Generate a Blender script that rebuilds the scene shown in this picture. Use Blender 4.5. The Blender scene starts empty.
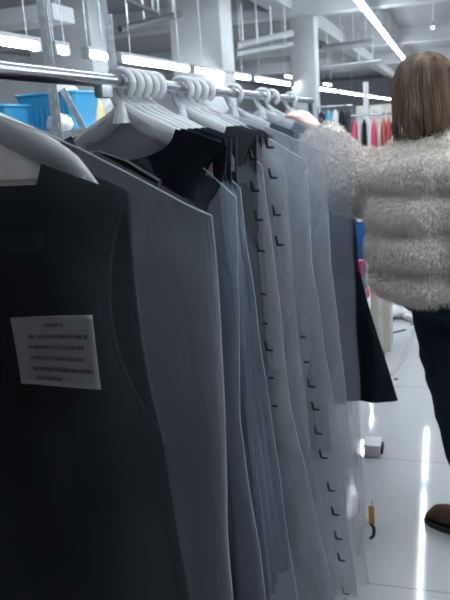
import bpy, math, random
import numpy as np
from mathutils import Vector, Matrix, noise
random.seed(7); rng = np.random.default_rng(7)
S = bpy.context.scene; COL = S.collection
PI = math.pi
H = 1.5

# ------------------------------------------------------------------ camera
yv = Vector((216, 193, 700)).normalized()
c_ = -(-.07*yv[0] + yv[1])/yv[2]
up = Vector((-.07, 1, c_)).normalized()
xv = yv.cross(up); xv = xv if xv[0] > 0 else -xv
CR = Matrix((xv, yv, up))                       # camera (right, up, forward) -> world
def ray(px, py): return CR @ Vector((px-225, 300-py, 700))
def at(px, py, **k):
    r = ray(px, py)
    t = k['x']/r.x if 'x' in k else k['y']/r.y if 'y' in k else (k['z']-H)/r.z if 'z' in k else k['t']/700
    return Vector((0, 0, H)) + r*t
right, upc, fwd = CR @ Vector((1,0,0)), CR @ Vector((0,1,0)), CR @ Vector((0,0,1))
cam = bpy.data.cameras.new('camera'); co = bpy.data.objects.new('camera', cam); COL.objects.link(co)
M = Matrix((right, upc, -fwd)).transposed().to_4x4(); M.translation = (0, 0, H); co.matrix_world = M
cam.sensor_fit = 'VERTICAL'; cam.sensor_height = 36; cam.lens = 42; cam.clip_start = .05
cam.dof.use_dof = True; cam.dof.focus_distance = 1.25; cam.dof.aperture_fstop = 9.0
S.camera = co

# ------------------------------------------------------------------ materials
def mat(name, col, rough=.5, metal=0, spec=.5, **k):
    m = bpy.data.materials.new(name); m.use_nodes = True
    b = m.node_tree.nodes['Principled BSDF']
    b.inputs['Base Color'].default_value = (*col, 1)
    b.inputs['Roughness'].default_value = rough; b.inputs['Metallic'].default_value = metal
    b.inputs['Specular IOR Level'].default_value = spec
    for n, v in k.items():
        b.inputs[n.replace('_', ' ')].default_value = v
    return m
def nd(m, t, **k):
    n = m.node_tree.nodes.new(t)
    for a, v in k.items(): setattr(n, a, v)
    return n
def noisy(m, c1, c2, scale=5, bump=0, stretch=(1,1,1), detail=4, bscale=None):
    T = m.node_tree; b = T.nodes['Principled BSDF']
    tc = nd(m, 'ShaderNodeTexCoord'); mp = nd(m, 'ShaderNodeMapping'); mp.inputs['Scale'].default_value = stretch
    T.links.new(tc.outputs['Object'], mp.inputs[0])
    n = nd(m, 'ShaderNodeTexNoise'); n.inputs['Scale'].default_value = scale; n.inputs['Detail'].default_value = detail
    T.links.new(mp.outputs[0], n.inputs['Vector'])
    r = nd(m, 'ShaderNodeValToRGB'); r.color_ramp.elements[0].position = .35; r.color_ramp.elements[1].position = .65
    r.color_ramp.elements[0].color = (*c1, 1); r.color_ramp.elements[1].color = (*c2, 1)
    T.links.new(n.outputs[0], r.inputs[0]); T.links.new(r.outputs[0], b.inputs['Base Color'])
    if bump:
        bp = nd(m, 'ShaderNodeBump'); bp.inputs['Strength'].default_value = bump
        n2 = nd(m, 'ShaderNodeTexNoise'); n2.inputs['Scale'].default_value = bscale or scale*4
        T.links.new(mp.outputs[0], n2.inputs['Vector'])
        T.links.new(n2.outputs[0], bp.inputs['Height']); T.links.new(bp.outputs[0], b.inputs['Normal'])
    return m
def emit(name, col, s):
    m = bpy.data.materials.new(name); m.use_nodes = True; T = m.node_tree; T.nodes.clear()
    e = nd(m, 'ShaderNodeEmission'); e.inputs[0].default_value = (*col, 1); e.inputs[1].default_value = s
    o = nd(m, 'ShaderNodeOutputMaterial'); T.links.new(e.outputs[0], o.inputs[0]); return m

def translucent(m, fac, col=None):
    T = m.node_tree; b = T.nodes['Principled BSDF']; out = T.nodes['Material Output']
    t = nd(m, 'ShaderNodeBsdfTranslucent'); t.inputs[0].default_value = (*(col or b.inputs['Base Color'].default_value[:3]), 1)
    mx = nd(m, 'ShaderNodeMixShader'); mx.inputs[0].default_value = fac
    T.links.new(b.outputs[0], mx.inputs[1]); T.links.new(t.outputs[0], mx.inputs[2]); T.links.new(mx.outputs[0], out.inputs[0]); return m
MT = {}
MT['steel'] = mat('brushed_steel', (.42,.45,.48), .22, 1)
MT['zinc'] = noisy(mat('galvanised_zinc', (.6,.63,.66), .42, .35), (.5,.53,.56), (.72,.75,.78), 30)
MT['hanger'] = noisy(mat('white_hanger_plastic', (.8,.82,.83), .25, 0, .5, Subsurface_Weight=.15), (.76,.78,.79), (.86,.87,.88), 12)
translucent(MT['hanger'], .4, (.8,.82,.83))
MT['hanger_grey'] = mat('pearl_hanger_plastic', (.66,.66,.65), .25, 0, .5)
translucent(MT['hanger_grey'], .3)
MT['black'] = noisy(mat('black_wool', (.008,.009,.011), .8, 0, .25), (.006,.007,.009), (.012,.013,.017), 8, .15, bscale=300)
MT['black2'] = mat('black_binding', (.004,.004,.005), .6)
MT['navy'] = noisy(mat('navy_cloth', (.01,.014,.024), .75, 0, .3), (.007,.010,.018), (.014,.019,.032), 7, .15, bscale=250)
MT['slate'] = noisy(mat('slate_blue_cloth', (.045,.058,.085), .8, 0, .25), (.036,.046,.068), (.055,.07,.1), 6, .15, bscale=250)
MT['grey'] = noisy(mat('grey_cloth', (.06,.068,.078), .8, 0, .25), (.048,.054,.062), (.072,.08,.09), 6, .15, bscale=250)
MT['tail'] = noisy(mat('dark_teal_cloth', (.006,.013,.02), .8, 0, .2), (.005,.011,.017), (.008,.016,.024), 9)
MT['paper'] = mat('paper', (.62,.57,.57), .7)
MT['ink'] = mat('ink', (.16,.14,.15), .7)
MT['mark'] = mat('black_print', (.01,.01,.012), .6)
MT['denim'] = noisy(mat('dark_denim', (.012,.022,.032), .85, 0, .2), (.008,.017,.025), (.017,.03,.042), 10, .2, (1,1,.4), bscale=200)
MT['suede'] = noisy(mat('brown_suede', (.10,.055,.04), .9, 0, .2), (.07,.038,.028), (.13,.075,.055), 18, .1)
MT['sole'] = mat('dark_rubber_sole', (.03,.025,.022), .7)
MT['skin'] = mat('skin', (.74,.52,.45), .5, 0, .4, Subsurface_Weight=.1)
MT['fur'] = mat('white_fur', (.92,.84,.78), .75, 0, .15, Sheen_Weight=.3)
MT['furbase'] = mat('fur_backing', (.85,.79,.74), .9, 0, .1)
MT['hair'] = noisy(mat('brown_hair', (.10,.06,.04), .6, 0, .25), (.05,.03,.02), (.19,.12,.08), 30, 0, (1,1,.04))
MT['tile'] = None
MT['wall'] = noisy(mat('painted_plaster', (.3,.31,.32), .8), (.36,.37,.39), (.42,.43,.45), .7)
MT['darkwall'] = noisy(mat('dark_light_block', (.03,.032,.036), .9), (.025,.027,.03), (.035,.037,.042), 2)  # kept dark so the unseen front wall bounces little light
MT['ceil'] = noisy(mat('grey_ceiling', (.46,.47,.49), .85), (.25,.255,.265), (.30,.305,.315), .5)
MT['column'] = noisy(mat('white_column_paint', (.45,.46,.48), .7), (.41,.42,.44), (.48,.49,.50), 1.5)
MT['pipe'] = mat('dark_pipe', (.06,.065,.07), .6)
MT['pipeL'] = mat('pale_duct', (.38,.39,.4), .5)
MT['lampbody'] = mat('lamp_housing', (.32,.34,.36), .5)
MT['tube'] = emit('lit_tube', (.82,.92,1.0), 34)
MT['screen'] = emit('lit_window', (.95,.98,1.0), 2.2)
MT['blueplastic'] = mat('blue_plastic', (.07,.42,.70), .35, 0, .5, Transmission_Weight=.25)
MT['bluebag'] = mat('blue_bag', (.01,.10,.30), .5)
MT['pink'] = mat('hot_pink', (.75,.06,.17), .6)
MT['red'] = mat('red_cloth', (.55,.1,.08), .8)
MT['cream'] = noisy(mat('cream_cloth', (.62,.58,.52), .8), (.55,.51,.45), (.68,.64,.58), 10)
MT['yellow'] = mat('pale_yellow', (.75,.62,.3), .7)
MT['white'] = mat('white_cloth', (.75,.75,.76), .75)
MT['orange'] = mat('orange_plastic', (.75,.32,.05), .5)
MT['carton'] = noisy(mat('pale_carton', (.55,.5,.43), .75), (.5,.46,.4), (.6,.55,.48), 4)
MT['greycab'] = mat('grey_cabinet', (.45,.46,.48), .6)

def plastic(name, col, alpha, rough=.17, amp=.3, scale=6, stretch=(1.2,1,.35)):
    m = mat(name, col, rough, 0, .55); T = m.node_tree; b = T.nodes['Principled BSDF']
    tc = nd(m, 'ShaderNodeTexCoord'); mp = nd(m, 'ShaderNodeMapping'); mp.inputs['Scale'].default_value = stretch
    n = nd(m, 'ShaderNodeTexNoise'); n.inputs['Scale'].default_value = scale; n.inputs['Detail'].default_value = 3
    T.links.new(tc.outputs['Object'], mp.inputs[0]); T.links.new(mp.outputs[0], n.inputs['Vector'])
    mr = nd(m, 'ShaderNodeMapRange'); mr.inputs[1].default_value = .3; mr.inputs[2].default_value = .7
    mr.inputs[3].default_value = alpha*(1-amp); mr.inputs[4].default_value = alpha*(1+amp)
    T.links.new(n.outputs[0], mr.inputs[0])
    lwf = nd(m, 'ShaderNodeLayerWeight'); lwf.inputs[0].default_value = .5
    pw = nd(m, 'ShaderNodeMath', operation='POWER'); pw.inputs[1].default_value = 4; T.links.new(lwf.outputs['Facing'], pw.inputs[0])
    lw = nd(m, 'ShaderNodeMath', operation='MULTIPLY'); lw.inputs[1].default_value = .55; T.links.new(pw.outputs[0], lw.inputs[0])
    ad = nd(m, 'ShaderNodeMath', operation='ADD', use_clamp=True)
    T.links.new(mr.outputs[0], ad.inputs[0]); T.links.new(lw.outputs[0], ad.inputs[1])
    t_ = nd(m, 'ShaderNodeBsdfTranslucent'); t_.inputs[0].default_value = (*col, 1)
    m1 = nd(m, 'ShaderNodeMixShader'); m1.inputs[0].default_value = .4; T.links.new(b.outputs[0], m1.inputs[1]); T.links.new(t_.outputs[0], m1.inputs[2])
    tp = nd(m, 'ShaderNodeBsdfTransparent'); m2 = nd(m, 'ShaderNodeMixShader'); T.links.new(ad.outputs[0], m2.inputs[0])
    T.links.new(tp.outputs[0], m2.inputs[1]); T.links.new(m1.outputs[0], m2.inputs[2]); T.links.new(m2.outputs[0], T.nodes['Material Output'].inputs[0])
    bp = nd(m, 'ShaderNodeBump'); bp.inputs['Strength'].default_value = .5; bp.inputs['Distance'].default_value = .01
    n2 = nd(m, 'ShaderNodeTexNoise'); n2.inputs['Scale'].default_value = 22; n2.inputs['Detail'].default_value = 2
    T.links.new(mp.outputs[0], n2.inputs['Vector'])
    T.links.new(n2.outputs[0], bp.inputs['Height']); T.links.new(bp.outputs[0], b.inputs['Normal'])
    return m
MT['bag_clear'] = plastic('clear_garment_film', (.62,.67,.74), .075)
MT['bag_frost'] = plastic('frosted_garment_film', (.40,.46,.56), .20)
MT['bag_milky'] = plastic('milky_garment_film', (.54,.57,.62), .36)
MT['seam'] = mat('film_seam', (.75,.8,.86), .3, 0, .6, Alpha=.55)
MT['strap'] = mat('clear_strap', (.6,.62,.64), .3, 0, .5, Alpha=.4)

# glossy floor tile
m = mat('glossy_white_tile', (.6,.6,.6), .07, 0, .5); T = m.node_tree; b = T.nodes['Principled BSDF']
tc = nd(m, 'ShaderNodeTexCoord'); mp = nd(m, 'ShaderNodeMapping')
mp.inputs['Location'].default_value = (-.10, -2.027, 0)
mp.vector_type = 'POINT'
br = nd(m, 'ShaderNodeTexBrick'); br.offset = 0; br.inputs['Scale'].default_value = 1
br.inputs['Brick Width'].default_value = .88; br.inputs['Row Height'].default_value = .88
br.inputs['Mortar Size'].default_value = .004; br.inputs['Mortar Smooth'].default_value = .1
br.inputs['Color1'].default_value = (.46,.46,.465,1); br.inputs['Color2'].default_value = (.48,.48,.48,1)
br.inputs['Mortar'].default_value = (.33,.33,.34,1)
T.links.new(tc.outputs['Object'], mp.inputs[0]); T.links.new(mp.outputs[0], br.inputs['Vector'])
T.links.new(br.outputs['Color'], b.inputs['Base Color'])
MT['tile'] = m

# ------------------------------------------------------------------ helpers
def link(o, parent=None):
    COL.objects.link(o)
    if parent: o.parent = parent
    return o
def mesh(name, v, f, m, parent=None, smooth=True, loc=None):
    me = bpy.data.meshes.new(name); me.from_pydata([tuple(p) for p in v], [], f); me.update()
    me.materials.append(MT[m] if isinstance(m, str) else m)
    if smooth: me.polygons.foreach_set('use_smooth', [True]*len(me.polygons))
    o = bpy.data.objects.new(name, me); link(o, parent)
    if loc is not None: o.location = loc
    return o
def tag(o, label=None, cat=None, group=None, kind=None):
    if label: o['label'] = label
    if cat: o['category'] = cat
    if group: o['group'] = group
    if kind: o['kind'] = kind
    return o
def thing(name, loc, label, cat, group=None, rz=0):
    o = bpy.data.objects.new(name, None); o.empty_display_size = .05; link(o); o.location = loc; o.rotation_euler.z = rz
    return tag(o, label, cat, group)
class MB:
    def __init__(s): s.v = []; s.f = []
    def add(s, v, f):
        n = len(s.v); s.v += [Vector(p) for p in v]; s.f += [tuple(i+n for i in q) for q in f]; return s
    def box(s, c, d, R=None, bev=0):
        c = Vector(c); x, y, z = [q/2 for q in d]
        b = min(bev, x*.9, y*.9, z*.9)
        if b <= 0:
            p = [Vector((i*x, j*y, k*z)) for k in (-1,1) for j in (-1,1) for i in (-1,1)]
            f = [(0,2,3,1),(4,5,7,6),(0,1,5,4),(2,6,7,3),(0,4,6,2),(1,3,7,5)]
        else:
            import bmesh
            bm = bmesh.new(); bmesh.ops.create_cube(bm, size=1)
            for q in bm.verts: q.co = Vector((q.co.x*2*x, q.co.y*2*y, q.co.z*2*z))
            bmesh.ops.bevel(bm, geom=bm.edges[:], offset=b, segments=2, affect='EDGES', profile=.5)
            bm.verts.index_update(); p = [q.co.copy() for q in bm.verts]; f = [tuple(w.index for w in q.verts) for q in bm.faces]; bm.free()
        if R: p = [R @ q for q in p]
        return s.add([c+q for q in p], f)
    def tube(s, pts, r, n=10, cap=True, flat=None):
        pts = [Vector(p) for p in pts]; rs = r if isinstance(r, (list, tuple)) else [r]*len(pts)
        v = []; f = []; N = None
        for i, p in enumerate(pts):
            t = (pts[min(i+1, len(pts)-1)] - pts[max(i-1, 0)]).normalized()
            if N is None:
                a = Vector((0,0,1)) if abs(t.z) < .9 else Vector((1,0,0)); N = (a - t*a.dot(t)).normalized()
            else: N = (N - t*N.dot(t)).normalized()
            B = t.cross(N); k = flat[i] if isinstance(flat, list) else (flat or 1)
            for j in range(n):
                a = 2*PI*j/n; v.append(p + N*math.cos(a)*rs[i] + B*math.sin(a)*rs[i]*k)
        for i in range(len(pts)-1):
            for j in range(n): f.append((i*n+j, i*n+(j+1)%n, (i+1)*n+(j+1)%n, (i+1)*n+j))
        if cap: f.append(tuple(range(n))[::-1]); f.append(tuple(range((len(pts)-1)*n, len(pts)*n)))
        return s.add(v, f)
    def loft(s, rings, cap=True):
        n = len(rings[0]); v = [p for r in rings for p in r]; f = []
        for i in range(len(rings)-1):
            for j in range(n): f.append((i*n+j, i*n+(j+1)%n, (i+1)*n+(j+1)%n, (i+1)*n+j))
        if cap: f.append(tuple(range(n))[::-1]); f.append(tuple(range((len(rings)-1)*n, len(rings)*n)))
        return s.add(v, f)
    def ball(s, c, r, n=12, sq=(1,1,1)):
        c = Vector(c); rings = []
        for i in range(1, n):
            a = PI*i/n; rings.append([c + Vector((math.sin(a)*math.cos(2*PI*j/(2*n))*r*sq[0], math.sin(a)*math.sin(2*PI*j/(2*n))*r*sq[1], -math.cos(a)*r*sq[2])) for j in range(2*n)])
        return s.loft(rings)
    def build(s, name, m, parent=None, smooth=True): 
        o = mesh(name, s.v, s.f, m, parent, smooth)
        if smooth:
            try: o.data.set_sharp_from_angle(angle=R_(40))
            except Exception: pass
        return o
def R_(a): return math.radians(a)
def copy_tree(o, parent=None):
    c = o.copy(); COL.objects.link(c)
    if parent: c.parent = parent
    for ch in list(o.children): copy_tree(ch, c)
    return c

# ------------------------------------------------------------------ setting
def struct(name, mb, m, smooth=False): return tag(mb.build(name, m, None, smooth), kind='structure')
CZ = 3.35; X0, X1, Y0, Y1 = -9.5, 6.0, -.75, 42.0
struct('floor', MB().box(((X0+X1)/2, (Y0+Y1)/2, -.05), (X1-X0, Y1-Y0, .1)), 'tile')
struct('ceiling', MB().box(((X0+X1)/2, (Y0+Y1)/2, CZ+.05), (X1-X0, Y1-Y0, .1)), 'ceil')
struct('wall_back', MB().box(((X0+X1)/2, Y1+.05, CZ/2), (X1-X0, .1, CZ)), 'wall')
struct('wall_left', MB().box((X0-.05, (Y0+Y1)/2, CZ/2), (.1, Y1-Y0, CZ)), 'wall')
struct('wall_right', MB().box((X1+.05, (Y0+Y1)/2, CZ/2), (.1, Y1-Y0, CZ)), 'wall')
struct('wall_front_unseen', MB().box(((X0+X1)/2, Y0-.05, CZ/2), (X1-X0, .1, CZ)), 'darkwall')  # unseen wall, placed close and dark to dim the dress front
# ceiling beams
for i, y in enumerate((5.2, 11.5, 18, 25)):
    tag(MB().box(((X0+X1)/2, y, CZ-.17), (X1-X0, .35, .34)).build('trim_%d' % (i+1), 'column', None, False), kind='structure')
tag(MB().box((-2.35, 20, CZ-.13), (.32, 40, .26)).build('trim_5', 'column', None, False), kind='structure')

def column(cx, cy, w, d, label):
    o = thing('column', (cx, cy, 0), label, 'column')
    MB().box((0,0,CZ/2), (w, d, CZ-.002), bev=.02).build('shaft', 'column', o)
    MB().box((0,0,.12), (w+.04, d+.04, .238), bev=.01).build('base_plinth', 'greycab', o)
a, b_ = at(172, 30, t=8.2), at(231, 30, t=8.2); column((a.x+b_.x)/2, (a.y+b_.y)/2, .62, .5, 'wide pale column behind the hooks of the middle hangers')
a, b_ = at(291, 50, t=12), at(318, 50, t=12); column((a.x+b_.x)/2, (a.y+b_.y)/2, .42, .42, 'slimmer pale column to the right of the wide one')
a, b_ = at(40, 20, t=7.6), at(112, 20, t=7.6); column((a.x+b_.x)/2-.1, (a.y+b_.y)/2, .75, .5, 'pale column at upper left behind the zinc rack posts')

def pipe(pts, r, m, label, brackets=True):
    o = thing('ceiling_pipe', pts[0], label, 'pipe'); p0 = Vector(pts[0])
    MB().tube([Vector(p)-p0 for p in pts], r, 12).build('pipe_run', m, o)
    n = 4
    for k in range(n):
        q = Vector(pts[0]).lerp(Vector(pts[-1]), (k+.5)/n) - p0
        MB().tube([q, (q.x, q.y, CZ-p0.z-.002)], .008, 6).build('bracket', 'zinc', o)
    return o
pipe([at(120, 29, t=6.5), at(180, 14, t=7.3)], .03, 'pipe', 'dark sloping pipe under the ceiling left of the wide column')
pipe([at(112, -6, t=5.6), at(158, 14, t=6.6)], .02, 'pipe', 'thin dark pipe crossing toward the wide column at the top')
pipe([at(236, 46, t=10), at(292, 33, t=10.5)], .05, 'pipeL', 'upper of two pale ducts between the columns')
pipe([at(236, 54, t=10), at(292, 44, t=10.5)], .035, 'pipeL', 'lower of two pale ducts between the columns')
pipe([at(320, 47, t=13), at(372, 40, t=14)], .03, 'pipe', 'grey pipe running right from the slim column')
pipe([at(320, 67, t=15), at(380, 60, t=16)], .025, 'pipeL', 'thin pale pipe right of the slim column, lowest of the ceiling pipes')
o = thing('ceiling_duct', at(28, 18, t=6.5), 'blue-grey duct box hanging at the upper left corner', 'duct')
MB().box((0,0,0), (.75, .4, .14), bev=.01).build('duct_body', 'greycab', o)
for dx in (-.3, .3): MB().tube([(dx,0,.05), (dx,0,CZ-o.location.z-.002)], .01, 6).build('hanger_rod', 'zinc', o)

# ------------------------------------------------------------------ tube lamps
def lamp(x, y0, y1, z, label, group, r=.02, hw=.06):
    o = thing('tube_lamp', (x, (y0+y1)/2, z), label, 'lamp', group); L = y1-y0
    MB().box((0,0,.04), (hw, L, .03), bev=.008).build('housing', 'lampbody', o)
    MB().tube([(0,-L/2+.03,0), (0,L/2-.03,0)], r, 12).build('lit_tube', 'tube', o)
    for s in (-1,1): MB().box((0, s*(L/2-.015), .0), (.06, .03, .06), bev=.006).build('end_cap', 'lampbody', o)
    for s in (-1,1): MB().tube([(0, s*L*.35, .06), (0, s*L*.35, CZ-z-.002)], .004, 6).build('suspension_wire', 'zinc', o)
XA = -2.4
def zA(): return 2.03
segs = [(-40,38),(52,67),(85,107),(118,188),(192,249),(253,289),(293,336),(338,390)]
LA = ['leftmost lit tube in the low row, seen behind the near rack post', 'very short lit tube just right of the near rack post',
      'short lit tube left of the second rack post', 'long lit tube above the first cluster of hanger hooks',
      'lit tube between the first two columns above the second cluster of hooks', 'lit tube left of the slim column above the single hooks',
      'lit tube running behind the slim column', 'far lit tube ending beside the brown hair']
for (p0, p1), l in zip(segs, LA):
    lamp(XA, at(p0, 42+.137*p0, x=XA).y, at(p1, 42+.137*p1, x=XA).y, 2.03, l, 'low row of tube lamps')
LB = at(382, 31, z=2.8).x
yy = [1.2+2.2*k for k in range(17)]
for i, y in enumerate(yy):
    lamp(LB, y, y+2.15, 2.8, 'lit ceiling tube of the steep bright row that ends at the brown hair', 'bright diagonal row of ceiling tubes', .03)
lamp(-.153, 5.2, 7.62, 2.8, 'nearer ceiling tube whose white streak shines in the floor by the boot', 'ceiling tubes mirrored in the floor', .014, .032)
lamp(-.153, 7.78, 9.27, 2.8, 'farther ceiling tube whose white streak shines in the floor beside the jeans', 'ceiling tubes mirrored in the floor', .014, .032)
lamp(-.14, 12.6, 13.0, 2.8, 'small lone far lamp just above the brown hair', 'lone lamp')
for x, y in ((1.25,1.0), (1.25,3.5), (.62,.95), (1.9,1.0)): lamp(x, y, y+2.4, 2.8, 'added unseen ceiling tube that brightens the fur jacket', 'added tubes lighting the jacket', .03)  # out-of-view tubes added to throw more light on the fur
for x in (2.4, 4.4):
    for y in (5.0, 8.0, 12.0, 17.0, 23.0, 30.0): lamp(x, y, y+2.4, 2.8, 'added unseen ceiling tube at far right, lightening floor and fur', 'added tubes of the right side')  # extra rows out of view, added to lighten floor and jacket
for x in (-4.8,):
    for y in (2.0, 23.0, 31.0): lamp(x, y, y+2.4, 2.8, 'ceiling tube over the far left aisles', 'ceiling tubes of the left aisles')

# ------------------------------------------------------------------ rail
RX = -.65
def rz(y): return 1.601 + (y-.99)*(-.0085)
o = thing('garment_rack', (RX, 2.0, 0), 'long steel garment rail holding the bagged clothes', 'rack')
MB().tube([(0, y-2, rz(y)) for y in (-1.2, -.3, .5, 1, 1.6, 2.2, 3, 3.8)], .0145, 20).build('rail', 'steel', o)
for y in (-1.1, 3.75):
    MB().tube([(0, y-2, rz(y)-.012), (0, y-2, .06)], .0145, 14).build('post', 'steel', o)
    f = MB().tube([(-.26, y-2, .07), (.26, y-2, .07)], .0145, 14).build('foot', 'steel', o)
    for s in (-1,1):
        w = MB(); w.tube([(s*.24-.012, y-2, .032), (s*.24+.012, y-2, .032)], .03, 18); w.build('wheel', 'black2', f)
MB().box((0, -.66, rz(1.34)-.02), (.02, .05, .03), bev=.005).build('rail_clip', 'zinc', o)

# ------------------------------------------------------------------ hangers
def make_hanger(label, grp):
    o = thing('clothes_hanger', (0,0,0), label, 'hanger', grp)
    # hook: flattened ring round the rail, running into the neck
    pts = []; R = .0275
    for k in range(22):
        a = R_(-60 + k*12.2)     # from free end, over the rail, down the back
        pts.append((R*math.cos(a)*1.0, 0, R*math.sin(a) - .003))
    pts += [(-.014, 0, -.036), (-.003, 0, -.048), (0, 0, -.062), (0, 0, -.085)]
    MB().tube(pts, [.0075]*22 + [.009,.012,.016,.022], 12, flat=1.8).build('hook', 'hanger', o)
    rings = []
    N = 25
    for i in range(N):
        u = -1 + 2*i/(N-1); x = u*.188; au = abs(u)
        zc = -.072 - .40*abs(x) - .05*au**3 + .012*math.exp(-(x/.03)**2)
        h = .021 + .010*au - .014*max(0, au-.85)/.15; t = .015 + .001*au - .010*max(0, au-.85)/.15
        rings.append([Vector((x, math.cos(a)*t*1.0 + .012*au, zc + math.sin(a)*h)) for a in [2*PI*j/14 for j in range(14)]])
    MB().loft(rings).build('shoulder_arms', 'hanger', o)
    v = []; f = []     # thin moulded web between the arms and the bar
    for i in range(15):
        x = -.155 + .31*i/14; zt = -.078 - .40*abs(x) ; zb = -.165 - .01*abs(x)
        for k in range(4):
            z = zt + (min(zb, zt-.004)-zt)*k/3
            v += [(x, .0015 + .002*math.sin(k), z), (x, -.0015 + .002*math.sin(k), z)]
    for i in range(14):
        for k in range(3):
            a = i*8+k*2; f += [(a, a+2, a+10, a+8), (a+1, a+9, a+11, a+3)]
    mesh('web', v, f, 'hanger', o)
    MB().tube([(-.17,.002,-.166), (.17,.002,-.166)], .005, 10).build('bar', 'hanger', o)
    return o

# ------------------------------------------------------------------ garments (local origin at the rail)
def panel(Wf, zt, zb, dep, sgn, nu=48, nv=70, fold=.004, seed=0, zfun=None):
    v = []; f = []
    for j in range(nv+1):
        for i in range(nu+1):
            u = -1+2*i/nu; z0 = zt(u); z = z0 + (zb-z0)*(j/nv)
            x = u*Wf(z, u)
            e = 1-abs(u)**4
            d = dep(z, u)
            low = min(1, max(0, (z0-z)/.5))
            y = sgn*d*max(0, e)**.5 + low*fold*math.sin(x*38+seed+z*2.2) + low*.5*fold*math.sin(x*75+2*seed-z*3)
            y += .003*noise.noise(Vector((x*9+seed, z*5, sgn*3)))
            v.append((x, y, z))
    for j in range(nv):
        for i in range(nu):
            a = j*(nu+1)+i; q = (a, a+1, a+nu+2, a+nu+1); f.append(q if sgn > 0 else q[::-1])
    return v, f
def make_garment(name, m, length, zs=-.058, sw=.2, hw=.235, hem=.27, th=.02, neck=.115, label='', grp=None, seed=0, nd_=.075, arm=.30, bind=None):
    """sleeveless dress: front and back panels, open arm- and neckholes, bound edges"""
    o = thing(name, (0,0,0), label, 'garment', grp)
    def ztop(front):
        def g(u):
            x = abs(u)*sw
            if x < neck: return zs - .4*neck - (nd_ if front else .03)*(1-(x/neck)**2)**.5 + .003
            return zs - .40*x + .003
        return g
    za = zs - .4*sw          # shoulder tip height
    def W(front):
        cut = .05 if front else .006
        def w(z, u):
            t = (za - z)/arm
            if t <= 0: return sw
            if t < 1:
                k = math.sin(PI*min(1, t*1.0))**.8
                return sw + (hw-sw)*t**3 - cut*k
            return hw + (hem-hw)*min(1, (za-arm-z)/max(.1, length-arm-.15))
        return w
    dp = lambda z, u: th
    vf, ff = panel(W(True), ztop(True), -length, dp, -1, seed=seed)
    vb, fb = panel(W(False), ztop(False), -length, dp, 1, seed=seed)
    MB().add(vf, ff).build('front_panel', m, o); MB().add(vb, fb).build('back_panel', m, o)
    # bindings round the armholes and the neck
    nu = 48
    for side in (0, nu):
        p = [Vector(vf[j*(nu+1)+side]) for j in range(0, 26)]; q = [Vector(vb[j*(nu+1)+side]) for j in range(0, 26)]
        MB().tube(p + q[::-1], .0028, 6).build('armhole_binding', bind or 'black2', o)
    return o

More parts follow.
